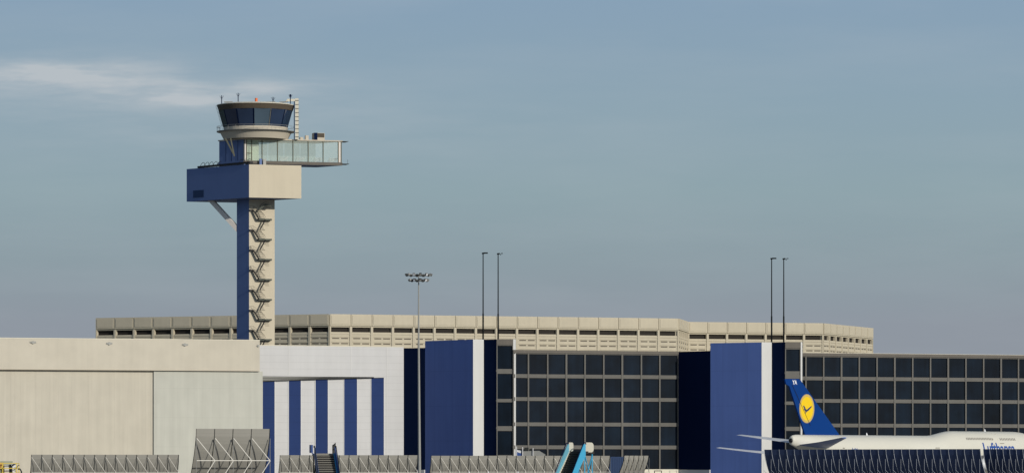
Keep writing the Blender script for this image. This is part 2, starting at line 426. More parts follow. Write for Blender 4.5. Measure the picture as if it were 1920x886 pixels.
# lintel with sloping soffit line carrying two rails
A = [Ws(Ws.s(487),.35,zl(487)), Ws(Ws.s(720),.35,zl(720)), Ws(Ws.s(720),.35,Ws.z(720,707.2)), Ws(Ws.s(487),.35,Ws.z(487,713.6))]
MB().extrude(A, Ws.ey*-.33).build('lintel', M['steel'], strip)
rl = MB()
for va, vb in ((705.3,706.6),(708.6,706.9),(711.4,707.1),(713.8,707.3)):
    rl.bar(Ws(Ws.s(486),.40,Ws.z(486,va)), Ws(Ws.s(700),.40,Ws.z(700,vb)), .12)
rl.build('door_rail', M['iron'], strip)
tops = [713.6, 711.6, 710, 708.8, 706.9]
for (a, b), vt in zip([(493,515.2),(542,564.3),(592,615),(645.7,669.8),(696.5,720)], tops):
    sa, sb = Ws.s(a,.2), Ws.s(b,.2); zt = Ws.z((a+b)/2, vt)
    d = MB().box(Ws, sa, sb, .002, .08, 0, zt).build('door', M['blue_door'], strip)
    MB().box(Ws, sa-.16, sa-.005, .002, .09, 0, zt).box(Ws, sb+.005, sb+.16, .002, .09, 0, zt).build('trim', M['white_plain'], d)

# ================================================================== beige hangar
def bl(u):   # beige facade line
    return None
Wb0 = Wall(0, 879, 487, 895)
sL = Wb0.s(-260); Wh = Frame(Wb0(sL,0,0), Wb0.ex); LEN = Wb0.len-sL
beige = thing('beige_hangar', 'long beige hangar with a wide corrugated door', 'hangar', tuple(Wh.O))
ZT = 28.4; ZF = 22.15
S_ = lambda u, b=0: Wb0.s(u, b)-sL
MB().box(Wh, 0, LEN, -1.2, 0, ZF, ZT).build('fascia', M['fascia'], beige)
MB().box(Wh, 0, LEN+.03, -1.25, .05, ZT+.002, ZT+.15).build('coping', M['shield'], beige)
MB().box(Wh, 0, LEN+.02, -.3, .06, ZF-.18, ZF-.002).build('drip_rail', M['tower_ring'], beige)
MB().box(Wh, S_(288,-.7), S_(492,-.7), -1.1, -.5, 0, ZF-.19).build('side_panel', M['pale_green'], beige)
dr = MB(); s = 0
sd = S_(287.6,-.9)
while s < sd-.01:
    e = min(s+random.choice((.7,.8,.8,1.0,1.3)), sd); dr.box(Wh, s, s+(e-s)*.55, -1.3, -.87, 0, ZF-.19); dr.box(Wh, s+(e-s)*.55+.001, e-.001, -1.3, -.885+random.choice((0,0,.01)), 0, ZF-.19); s = e
dr.build('door', M['door_pink'], beige)
MB().box(Wh, 0, S_(440), -50, -1.92, 0, ZT-.3).build('body', M['roof'], beige)
for u in (62, 205, 347, 484):
    v_ = MB(); c = Wh(S_(u), .0, ZV(641.5+.012*(u-62), 885+u*.02)-.1)
    v_.tube(c, c+Wh.ey*.22, .32 if u < 480 else .25, 14)
    if u < 480: v_.box(Frame(c, Wh.ex), -.62, .62, .0, .15, -.16, .18)
    v_.build('vent', M['steel'], beige)

# ================================================================== far concrete block
far = thing('concrete_office_block', 'long cream concrete building with a dark window row behind the hangars', 'building', (PX(618,1150),1150,0))
ZC = 43.0
wings = [(180,1181,618,1150,12),(618,1150,1271.7,1185,17),(1271.7,1185,1290,1212.6,5),(1290,1212.6,1543,1224,7),(1543,1224,1636,1268,8)]
foot = []
for wi, (u0,D0,u1,D1,nb) in enumerate(wings):
    W = Wall(u0,D0,u1,D1); bw = W.len/nb
    foot.append(xy(W(1.2 if wi else 0,-1.3,0)))
    if wi < 4: foot.append(xy(W(W.len-(1.2 if wi != 2 else .6),-1.3,0)))
    wl = MB()
    wl.box(W, 0, W.len, -.9, -.0, 0, 38.2)               # lower wall
    wl.box(W, 0, W.len, -.9, -.0, 39.5, ZC-.25)
    for k in range(nb+1):
        a0 = max(0, k*bw-.42); a1 = min(W.len, k*bw+.42)
        wl.box(W, a0, a1, -.88, -.01, 38.2, 39.5)
        wl.box(W, max(0,k*bw-.30), min(W.len,k*bw+.30), .001, .22, 20, 39.7)
    for zz_ in (37.7, 36.95, 35.55, 34.15, 32.75):
        wl.box(W, .0, W.len, .001, .12, zz_-.1, zz_+.14)
    wl.build('wall', M['concrete'], far)
    pr = MB()
    for k in range(nb):
        a0, a1 = k*bw+.07, (k+1)*bw-.07
        for (x0,x1,z0,z1,t) in ((a0,a1,39.9,ZC,.30),(a0+.35,a1-.35,40.3,ZC-.35,.38)):
            pr.box(W, x0, x1, .002, t, z0, z1)
    pr.build('parapet', M['concrete'], far)
    for k in range(nb):
        a0, a1 = k*bw+.43, (k+1)*bw-.43
        MB().box(W, a0, a1, -.86, -.62, 38.21, 39.49).build('window', M['dark'], far)
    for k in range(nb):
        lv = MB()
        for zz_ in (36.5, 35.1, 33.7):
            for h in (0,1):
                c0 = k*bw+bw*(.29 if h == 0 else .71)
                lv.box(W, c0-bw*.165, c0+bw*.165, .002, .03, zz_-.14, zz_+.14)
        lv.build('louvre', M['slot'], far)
foot.append(xy(W(W.len,-1.3,0)))
bk = [(foot[-1][0]-8, foot[-1][1]+40), (foot[0][0]+10, foot[0][1]+50)]
MB().prism(foot+bk, 0, ZC-.4).build('roof', M['roof'], far)

# ================================================================== control tower
T0 = Vector((PX(467,1000), 1000, 0))
tow = thing('control_tower', 'tall airport control tower with shade-blue side face and round glass cab', 'control tower', (T0.x, T0.y, 0))
ZB0, ZB1 = ZV(370,1000), ZV(308,1000)
Lc = Vector((PX(350,1016), 1016, 0)); Rc = Vector((PX(565,1004), 1004, 0)); Bc = Lc+Rc-T0
bx = MB(); bx.prism([xy(T0), xy(Rc), xy(Bc), xy(Lc)], ZB0, ZB1)
# material by face: left faces and underside carry painted-in shade as blue
def shade_faces(mb, name, root, leftdir):
    o = mb.build(name, [M['tower'], M['tower_shade_blue']], root)
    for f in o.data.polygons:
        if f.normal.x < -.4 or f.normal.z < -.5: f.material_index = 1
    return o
box_o = shade_faces(bx, 'technical_floor', tow, None)
Wl = Wall(350,1016,467,1000)
MB().box(Wl, Wl.s(362.5), Wl.s(382.5), .003, .08, Wl.z(372,370), Wl.z(372,356.5)).build('louvre', M['container'], tow)
# shaft
s0 = Vector((PX(467,1006),1006,0)); s1 = Vector((PX(515,1008),1008,0)); s2 = Vector((PX(444,1009),1009,0)); s3 = s1+s2-s0
shade_faces(MB().prism([xy(s0), xy(s1), xy(s3), xy(s2)], 0, ZB0-.005), 'shaft', tow, None)
# diagonal brace
MB().bar(P(393,372,1012), P(447,431,1009.5), 1.05, 1.05).build('brace', M['strut'], tow)
# walkway edge on the technical floor + hoop railings
wk = MB(); wa = Vector((*xy(Wl(Wl.s(371),-.1,0)), ZB1)); wb = Vector((*xy(Wl(Wl.len,-.1,0)), ZB1))
wk.bar(wa+Vector((0,0,.25)), wb+Vector((0,0,.45)), .5, .45); wk.bar(wb+Vector((0,0,.45)), wb+Vector((.8,.2,.45)), .5, .45); wk.build('walkway', M['black'], tow)
for k in range(5):
    t = k/12; p = wa.lerp(wb, .02+t); h = MB()
    h.path([p, p+Vector((.55,0,1.0)), p+Vector((.9,0,1.35)), p+Vector((1.25,.0,1.25)), p+Vector((1.3,0,.4))], .055, 5)
    h.build('railing_hoop', M['iron'], tow)
h = MB()
for t in (.78,.86,.93): 
    p = wa.lerp(wb, t)+Vector((.3,.4,.3)); h.path([p, p+Vector((.2,0,.9)), p+Vector((.6,0,1.1)), p+Vector((.9,0,.9))], .05, 5)
h.build('railing', M['iron'], tow)
# lounge storey
ZL0, ZL1 = ZV(304.4,1010), ZV(265.6,1010)
Wg = Wall(458,1003,640,1010); Wlb = Wall(411,1009,458,1003)
dl = Wlb.O-Wg.O
back_n = -Wg.ey
ctr = [xy(Wg.O), xy(Wg.p1), xy(Wg.p1+dl), xy(Wlb.O)]
MB().box(Wlb, 0, Wlb.len-.01, -.35, 0, ZB1, ZL1).build('lounge_side_wall', M['tower_shade_blue'], tow)
j = MB()
for a in (.27,.5,.75): j.box(Wlb, Wlb.len*a-.04, Wlb.len*a+.04, .001, .06, ZB1, ZL1)
j.build('side_wall_joint', M['navy'], tow)
def grow(poly, e):
    cx = sum(p[0] for p in poly)/4; cy = sum(p[1] for p in poly)/4
    return [(x+(x-cx)/max(1,math.hypot(x-cx,y-cy))*e, y+(y-cy)/max(1,math.hypot(x-cx,y-cy))*e) for x, y in poly]
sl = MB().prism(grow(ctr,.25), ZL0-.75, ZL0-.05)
shade_faces(sl, 'lounge_floor', tow, None).data.materials[0] = M['band']
MB().prism(grow(ctr,.3), ZL1, ZL1+.28).build('lounge_roof', M['tower_ring'], tow)
MB().box(Wg, Wg.len-.3, Wg.len+1.75, -3.2, .1, ZL1+.05, ZL1+.13).build('roof_plate', M['iron'], tow)
MB().box(Wg, Wg.len-.3, Wg.len+1.9, -3.2, .1, ZL0-.38, ZL0-.28).build('floor_plate', M['iron'], tow)
MB().bar(Wg(Wg.len+1.55,0,ZL0-.28), Wg(Wg.len+1.55,0,ZL0+.7), .06).build('railing_post', M['iron'], tow)
ge = [458, 462.5, 472, 491.5, 520.5, 549.5, 578, 606, 634.5, 640]
for i in range(len(ge)-1):
    a, b = Wg.s(ge[i]), Wg.s(ge[i+1])
    if i in (0, 8): m_ = M['strut']
    else: m_ = M['lounge_glass']
    wn = MB().box(Wg, a+.09, b-.09, -.16, -.10, ZL0+.02, ZL1-.02).build('lounge_window', m_, tow)
for u in ge: MB().box(Wg, Wg.s(u)-.09, Wg.s(u)+.09, -.22, .02, ZL0-.04, ZL1-.002).build('lounge_mullion', M['olive'], tow)
MB().box(Wg, Wg.s(462.5)+.1, Wg.s(472)-.1, -.2, 0, ZV(288,1004), ZV(286.5,1004)).build('lounge_transom', M['olive'], tow)
MB().box(Wg, .4, Wg.s(487), -1.3, -1.0, ZL0, ZL1-.02).build('inner_partition', mat('inner_wall', (.60,.66,.50), .8), tow)
# far side glazing, end glazing
Wr = Frame(Vector((*ctr[3],0)), Wg.ex)
for i in range(6):
    a = Wg.len*i/6; MB().box(Wr, a+.1, a+Wg.len/6-.1, .1, .16, ZL0, ZL1-.02).build('rear_window', M['lounge_glass'], tow)
# kiosk box + white post on the front of the lounge
MB().box(Wg, Wg.s(485), Wg.s(489.5), .5, .9, ZB1, ZB1+1.55).build('cabinet', M['tower_shade_blue'], tow)
MB().box(Wg, Wg.s(491.5), Wg.s(497), .5, 1.0, ZB1, ZB1+1.5).build('cabinet', M['steel'], tow)
# inside furniture visible through the panes
for k, u in enumerate((535, 565, 599, 627)):
    b_ = thing('lounge_chair', ['white slatted lounge chair behind the glass nearest the round cab', 'white slatted lounge chair second from the round cab behind glass',
        'white slatted lounge chair third from the round cab behind glass', 'white slatted lounge chair at the far glass end of the tower room'][k], 'chair', tuple(Wg(Wg.s(u),-1.6,ZL0)), 'lounge chairs in the tower')
    fr = Frame(b_.location, Wg.ex)
    sm = MB()
    for q in range(4): sm.box(fr, -1.1+.1*q, .9+.1*q-.15*(3-q), -.5, .4, .25+.24*q, .33+.24*q)
    sm.build('seat', M['ac_pale'], b_)
    MB().bar(fr(-.8,.3,.0), fr(1.0,.3,1.15), .10).bar(fr(.8,.3,0), fr(.8,.3,1.1), .08).bar(fr(-.7,.3,0), fr(-.7,.3,.4), .08).build('frame', M['ac_pale'], b_)
# roof units
for (a, b, vt, nm) in ((563,569,257,'roof_unit'),(573,579,253.8,'roof_unit'),(589,610,249,'roof_unit')):
    Du = 1008; big = b-a > 10
    o = MB(); zt = ZV(vt,Du); fr = Frame((PX(a,Du),Du,0), Wg.ex)
    wdt = (b-a)/8*.98
    o.box(fr, 0, wdt, -2 if big else -.8, 0, ZL1+.27, zt)
    u_ = o.build('roof_unit', M['tower_ring'] , tow)
    if big: 
        MB().box(fr, .85, wdt-.1, .002, .05, ZL1+.9, zt-.08).build('grille', M['brown'], u_)
        MB().box(fr, 0, .8, .002, .06, ZL1+.27, zt+.02).build('side_duct', M['navy'], u_)
# V struts on the left
for a, b in (((422.5,259,1001.5),(437.5,288,1001)), ((432.5,259,1001.5),(439.5,293,1001))):
    MB().bar(P(*a), P(*b), .28).build('cab_strut', M['olive'], tow)
# cab
cc = Vector((PX(479.5,1008),1008,0)); NS = 13; da = 2*math.pi/NS; a00 = 0.0
z_deck, z_ring, z_sill, z_gt, z_rim = 80.8, 79.1, 81.85, 85.85, 87.0
MB().lathe(cc, [(6.9,ZL1+.27),(7.55,79.05),(8.0,79.9),(8.3,80.45),(8.4,80.75),(0.1,80.75)], 64).build('cab_base', M['tower_ring'], tow, smooth=False)
MB().lathe(cc, [(7.4,80.76),(9.2,80.80),(9.25,80.95),(7.4,81.0)], 64, close=True).build('gallery_deck', M['steel'], tow)
MB().lathe(cc, [(7.55,81.0),(7.6,z_sill),(7.0,z_sill+.02)], 52).build('cab_sill', M['tower_ring'], tow)
for i in range(NS):
    a = a00+i*da; b = a+da; e = .022
    def pt(r, an, z): return cc+Vector((r*math.sin(an), -r*math.cos(an), z))
    q = [pt(7.6,a+e,z_sill), pt(7.6,b-e,z_sill), pt(8.75,b-e,z_gt), pt(8.75,a+e,z_gt)]
    nrm = Vector((math.sin((a+b)/2), -math.cos((a+b)/2), 0))
    MB().extrude(q, -nrm*.08).build('cab_window', M['cab_glass2'] if i in (0,) else M['cab_glass'], tow)
    MB().bar(pt(7.6,a,z_sill), pt(8.75,a,z_gt), .11).build('cab_mullion', M['navy'] if i not in (1,) else M['steel'], tow)
MB().lathe(cc, [(8.72,z_gt-.02),(9.15,z_rim),(9.15,z_rim+.02),(6,z_rim+.02),(6,z_gt)], 64).build('soffit', M['brown'], tow)
MB().lathe(cc, [(9.2,z_rim+.03),(9.22,z_rim+.16),(8.0,z_rim+.42),(.1,z_rim+.5),(.1,z_rim+.03)], 64).build('cab_roof', M['shield'], tow)
MB().lathe(cc, [(0.1,z_ring+1.7),(5.8,z_ring+1.7),(5.8,z_rim)], 24).build('cab_core', M['navy'], tow)
rl = MB()
for i in range(26):
    a = i*2*math.pi/26; p = cc+Vector((9.15*math.sin(a), -9.15*math.cos(a), 80.98)); rl.bar(p, p+Vector((0,0,1.1)), .05)
rl.lathe(cc, [(9.13,82.02),(9.19,82.02),(9.19,82.08),(9.13,82.08)], 52, close=True).build('gallery_rail', M['steel'], tow)
# roof equipment
for u, vb, vt in ((415.6,194,179),(446.5,192,174.5),(512,190,182),(544.5,195,177)):
    D_ = 1003 if 430 < u < 530 else 1006
    p = P(u,vb,D_); p.z = z_rim+.3; q = P(u,vt,D_)
    an = MB().tube(p, q, .11, 6); an.bar(q-Vector((.0,0,.9)), q+Vector((-.45,0,-.1)), .07); an.bar(q-Vector((0,0,.9)), q+Vector((.45,0,-.1)), .07)
    if u > 540: an.tube(q-Vector((0,0,.5)), q, .22, 8)
    an.build('antenna', M['navy'], tow)
MB().tube(P(480.5,191,1002), P(480.5,184,1002), .33, 10).build('beacon', M['orange'], tow)
ed = MB()
for k, (a, b) in enumerate(((420,436),(463,474),(500,516),(524,540))):
    ed.bar(P(a,191.5,1003), P(b,191,1003), .18, .25)
ed.build('roof_rail', M['steel'], tow)
# ladder column at the cab's side
lx0, lx1, DL = PX(553.6,1006), PX(559.6,1006), 1006
lad = MB(); zt = ZV(184.5,DL)
lad.box(WORLD, lx0, lx1, DL, DL+.5, ZL1+.27, zt).build('ladder_column', M['shield'], tow)
lad = MB(); z = ZL1+.8
while z < zt: lad.box(WORLD, lx0-.02, lx1+.12, DL-.1, DL-.02, z, z+.09); z += .95
lad.build('ladder_rung', M['iron'], tow)
MB().box(WORLD, lx0-.32, lx0-.12, DL-.1, DL+.1, ZL1+.27, ZV(190,DL)).build('ladder_rail', M['navy'], tow)
MB().box(WORLD, PX(540,DL), lx0-.01, DL+.0, DL+.3, ZV(190,DL), ZV(185.5,DL)).path([P(536,192,1005.8), P(538,188,1005.8), P(541,185.6,1005.8)], .18, 6).build('gangway', M['shield'], tow)
# mesh guard on the left of the cab
gd = MB()
for k in range(16):
    t = k/15; p = P(404.5+11*t, 199+38*t, 1008); gd.bar(p, p+Vector((.5,0,.12)), .07)
gd.bar(P(404.5,199,1008), P(415.5,237,1008), .04); gd.build('side_ladder', M['tower_ring'], tow)
gp = MB().bar(P(411.5,247,1005), P(411.5,238,1005), .1); gp.bar(P(406,239,1005), P(415,238,1005), .09); gp.build('gallery_lamp', M['iron'], tow)
# zig-zag staircase on the shaft face
st = bpy.data.objects.new('staircase', None); C.objects.link(st); st.parent = tow
DS = 1005.6
def PS(u, v, d=0): return P(u, v, DS+d*.3)
wS = Frame((0,0,0), (s1-s0))
def plat(u0,u1,v,t=.32):
    m = MB(); fr = Frame(PS(u0,v), (s1-s0)); l = (u1-u0)/8.0*1.0
    m.box(fr, 0, l, -1.5, 0, -t, 0); return m
for k in range(8):
    v0 = 393.2+37.53*k
    if k < 7:
        plat(467.6,475,v0-1,.42).build('landing', M['black'], st)
        f1 = MB().bar(PS(474.6,v0+.5), PS(485.8,v0+17.6), .30,.28); f1.bar(PS(474.6,v0+.5,1.3), PS(485.8,v0+17.6,1.3), .12,.12)
        f1.build('flight', M['black'], st)
        plat(485,511,v0+16.2,.36).build('landing', M['iron_green'], st)
    if k < 7:
        f2 = MB().bar(PS(497.6,v0+18.5,.6), PS(487.2,v0+37.2,.6), .30,.26); f2.build('flight', M['black'], st)
        r = MB()
        r.bar(PS(467.6,v0-7.5), PS(474.5,v0-7.5), .05); r.bar(PS(475,v0-7.5), PS(497,v0+10), .05); r.bar(PS(487,v0-1,1.3), PS(499,v0+15,1.3), .05)
        for q in range(6):
            t = q/5; r.bar(PS(475+11*t,v0+17*t), PS(475+11*t,v0+17*t-7), .04)
            r.bar(PS(479+5*t, v0+2+14*t,.7), PS(489+6*t, v0+2+14*t,.7), .07)
            r.bar(PS(490+6*t,v0+2+12*t,1.2), PS(490+6*t,v0+5+12*t,1.2), .05)
        r.bar(PS(475,v0+.3), PS(497,v0+.3,1.3), .09)
        for q in range(3): r.bar(PS(494+1.5*q,v0+24+2.5*q,.3), PS(503+1.0*q,v0+24.5+2.5*q,.3), .06)
        r.bar(PS(504,v0+20), PS(509,v0+20), .05); r.bar(PS(504.5,v0+18), PS(505.5,v0+21), .05)
        if k in (2,3): r.bar(PS(470,v0), PS(470,v0-8), .1)
        r.build('handrail', M['iron'], st)
ft = MB().bar(PS(487,392), PS(497,383.5), .42,.36).bar(PS(497,383.5), PS(508.5,384.7), .5,.42); ft.build('flight', M['iron_green'], st)
r = MB()
for q in range(8): r.bar(PS(487+2.2*q,391-1.1*q if q < 5 else 385), PS(487+2.2*q,386-1.4*q if q < 5 else 380), .05)
r.bar(PS(487,385.5), PS(497,378), .06); r.bar(PS(497,378), PS(505,380), .06); r.build('handrail', M['iron'], st)

# ================================================================== roof lamp posts behind the blue towers
def lamp_post(u, vt, D, label, kind):
    z0 = 27.6
    b = thing('lamp_post', label, 'lamp post', (PX(u,D), D, z0), 'slim roof lamp posts')
    zt = ZV(vt, D); zm = (z0+zt)/2-3
    x = PX(u,D)
    MB().tube((x,D,z0), (x,D,zm), .17, 8).tube((x,D,zm), (x,D,zt-.2), .13, 8, .10).tube((x,D,z0), (x,D,z0+.5), .3, 8).build('pole', M['pole'], b)
    hd = MB().tube((x-.25,D,zt-.1), (x+.35,D,zt), .16, 8)
    if kind: hd.box(WORLD, x+.3, x+1.0, D-.5, D-.2, zt-.15, zt-.02).box(WORLD, x+.3, x+1.0, D+.2, D+.5, zt+.02, zt+.15)
    else: hd.box(WORLD, x+.4, x+.62, D-.3, D+.1, zt-.3, zt-.12).box(WORLD, x+.6, x+1.0, D-.1, D+.2, zt-.05, zt+.1)
    hd.build('lamp_head', M['pole'], b)
lamp_post(905.8, 474, 906, 'slim dark lamp post above the white strip of the tower by the striped hangar', 1)
lamp_post(934, 475, 906, 'slim dark lamp post above the glazed corner by the striped hangar', 0)
lamp_post(1446.8, 484, 902, 'slim dark lamp post above the white strip of the tower behind the airliner', 1)
lamp_post(1469.5, 484.5, 902, 'slim dark lamp post above the glazed corner near the airliner tail', 0)
for D_, u_ in ((906,905.8),(906,934),(902,1446.8),(902,1469.5)): pass

# ================================================================== floodlight mast
DM = 350.0; mx = PX(786.5, DM)
mast = thing('floodlight_mast', 'tall grey floodlight mast with two rings of lamps', 'floodlight mast', (PX(787,DM), DM, 0))
xb = PX(787, DM); xt = PX(785,DM)
MB().tube((xb,DM,0), (xt,DM,ZV(640,DM)), .13, 12, .085).tube((xt,DM,ZV(640,DM)), (xt,DM,ZV(513,DM)), .08, 10, .045).tube((xb,DM,0),(xb,DM,.3),.3,12).build('pole', M['steel'], mast)
for (vr, rad, n, tl) in ((516.5,.92,12,0),(526.5,.66,10,1)):
    zc = ZV(vr, DM)
    rg = MB().lathe((xt,DM,zc), [(rad-.03,0),(rad+.03,0),(rad+.03,.05),(rad-.03,.05)], 28, close=True)
    for k in range(4):
        a = k*math.pi/2+.4; rg.bar((xt,DM,zc+.02), (xt+rad*math.sin(a), DM-rad*math.cos(a), zc+.02), .04)
    rg.build('lamp_ring', M['iron'], mast)
    for k in range(n):
        a = 2*math.pi*(k+.3)/n; out = Vector((math.sin(a), -math.cos(a), 0)); tan = Vector((math.cos(a), math.sin(a), 0))
        c = Vector((xt,DM,zc))+out*(rad+.08)
        fr = Frame(c, tan, (out+Vector((0,0,-.55))).normalized(), (Vector((0,0,1))+out*.55).normalized())
        lm = MB().box(fr, -.10, .10, -.07, .07, -.02, .18)
        sh = M['steel'] if k % 3 else M['iron']
        o = lm.build('floodlight', sh, mast)
        MB().box(fr, -.08, .08, .072, .08, .01, .16).build('lamp_glass', M['ac_pale'] if k % 2 else M['steel'], o)

# ================================================================== blast fences
def fence(name, label, u0, u1, vtop, D, n, alpha, depth, mats, rail_v, cat='blast fence', post=True, sense=1, lower=False):
    """rear side of a curved jet blast fence: upright posts, white diagonals and rail nearest the viewer, curved sheet running down behind"""
    ca, sa = math.cos(alpha), math.sin(alpha)
    x0 = PX(u0,D); H = ZV(vtop, D)
    # row direction, stepping so that the top spans u0..u1
    k1 = (u1-CX)/F; Lr = (k1*D-x0)/(ca-k1*sa)
    r = Vector((ca, sa, 0)); a = Vector((-sa, ca, 0)); sp_ = Lr/n
    root = thing(name, label, cat, (x0, D, 0), 'jet blast fences')
    fr = Frame((0,0,0), r, a)
    NSEG = 8
    prof = [(depth*((1-j/NSEG))**1.6, H*j/NSEG) for j in range(NSEG+1)]      # (back offset, z), bottom to top
    zr = ZV(rail_v, D)
    ms, mr, mb_, mp = mats
    def unparented(mb, nm, m):
        o = mb.build(nm, m); return o
    pm = MB()
    for j in range(NSEG):
        (b0,z0),(b1,z1) = prof[j], prof[j+1]
        t = .05
        pm.quad([fr(.012,b0,z0),fr(sp_-.012,b0,z0),fr(sp_-.012,b1,z1),fr(.012,b1,z1)], [(0,z0),(sp_,z0),(sp_,z1),(0,z1)])
        pm.quad([fr(.012,b0+t,z0),fr(sp_-.012,b0+t,z0),fr(sp_-.012,b1+t,z1),fr(.012,b1+t,z1)], [(0,z0),(sp_,z0),(sp_,z1),(0,z1)])
    pm.quad([fr(.012,0,H),fr(sp_-.012,0,H),fr(sp_-.012,.05,H),fr(.012,.05,H)])
    rb = MB(); rw = .045 if sense > 0 else .024
    for j in range(NSEG):
        (b0,z0),(b1,z1) = prof[j], prof[j+1]
        rb.bar(fr(0,b0-.02,z0), fr(0,b1-.02,z1), rw, .04)
    zpt = H*.93 if H < 5 else H-(H-zr)*.30
    po = MB().bar(fr(0,-.09,0), fr(0,-.09,zpt*(1 if sense > 0 else .83)), (.018 if H < 5 else .05) if sense > 0 else .018)
    br = MB()
    bw_ = (.035 if H < 5 else .07) if sense > 0 else .026
    if lower:
        br.bar(fr(0,-.11,zr), fr(sp_,-.11,zr-.9*sp_), bw_)
    else:
        br.bar(fr(0.02,-.11,H*.93 if H < 5 else zpt), fr(sp_-.02,-.11,zr), bw_)
        br.bar(fr(0,-.11,zr), fr(sp_,-.11,zr), bw_*1.1)
        br.bar(fr(sp_,-.11,zr), fr(.1,-.11,max(.1,zr-(H-zr))), bw_)
    protos = [(pm.build('panel', ms), n, 0), (rb.build('rib', mr), n+1, 0), (br.build('brace', mb_), n, 0)]
    if post: protos.append((po.build('post', mp), n+1, 0))
    fb = MB(); fb.bar(fr(0,-.09,.0), fr(0,prof[0][0],.05), .08); protos.append((fb.build('foot_beam', mr), n+1, 0))
    for o, cnt, _ in protos:
        for i in range(cnt):
            c = o if i == 0 else o.copy()
            if i: C.objects.link(c)
            c.parent = root; c.location = r*(sp_*i)
    return root
G = (M['fence_grey'], M['iron'], M['brace'], M['steel'])
fence('blast_fence', 'low grey blast fence in front of the corrugated beige door', 58.8, 335, 851.3, 400, 14, math.radians(14), 2.0, G, 884.5)
fence('blast_fence', 'tall grey blast fence of four wide panels with white diagonal braces', 368, 506, 802.8, 405, 4, math.radians(18), 3.4, G, 862.3)
fence('blast_fence', 'low grey blast fence below the blue door stripes behind the dark blue stairs', 525, 783.5, 852.2, 400, 14, math.radians(14), 2.0, G, 884.5)
fence('blast_fence', 'long low grey blast fence behind the cyan boarding stairs', 808.6, 1144, 853.3, 402, 19, math.radians(14), 2.0, G, 884)
G2 = (M['fence_grey'], M['iron'], M['steel'], M['steel'])
e_ = fence('blast_fence', 'short narrow grey blast fence standing alone beside the navy container', 1170.5, 1216, 853.2, 405, 5, math.radians(44), 2.0, G2, 884)
NV = (M['fence_shade_navy'], M['rib_white'], M['rib_white'], M['rib_white'])
fence('blast_fence', 'long shade-navy blast fence with pale curved ribs below the airliner tail', 1433, 1838, 841.8, 360, 28, math.radians(-35), 2.2, NV, 880, sense=-1, lower=True)
fence('blast_fence', 'shade-navy blast fence with pale ribs below the airliner lettering at the picture edge', 1843.5, 1968, 841, 352, 10, math.radians(-35), 2.2, NV, 880, sense=-1, lower=True)

# ================================================================== navy container between the grey fences
ct = thing('cargo_container', 'plain navy cargo container between the two grey blast fences', 'container', (PX(1157,440), 440, 0), rz=0)
fr = Frame((PX(1140,440),440,0), (1,.25,0))
wdt = (1172-1140)/F*440
MB().box(fr, 0, wdt, -4, 0, .15, ZV(855.3,440)).build('body', M['container'], ct)
rb = MB()
for k in range(9): rb.box(fr, .08+k*wdt/9, .16+k*wdt/9, .001, .03, .3, ZV(855.3,440)-.12)
rb.build('door', M['container'], ct)
MB().box(fr, -.04, .06, -.05, .05, .0, ZV(855.3,440)+.02).box(fr, wdt-.06, wdt+.04, -.05, .05, .0, ZV(855.3,440)+.02).build('corner_post', M['fence_shade_navy'], ct)

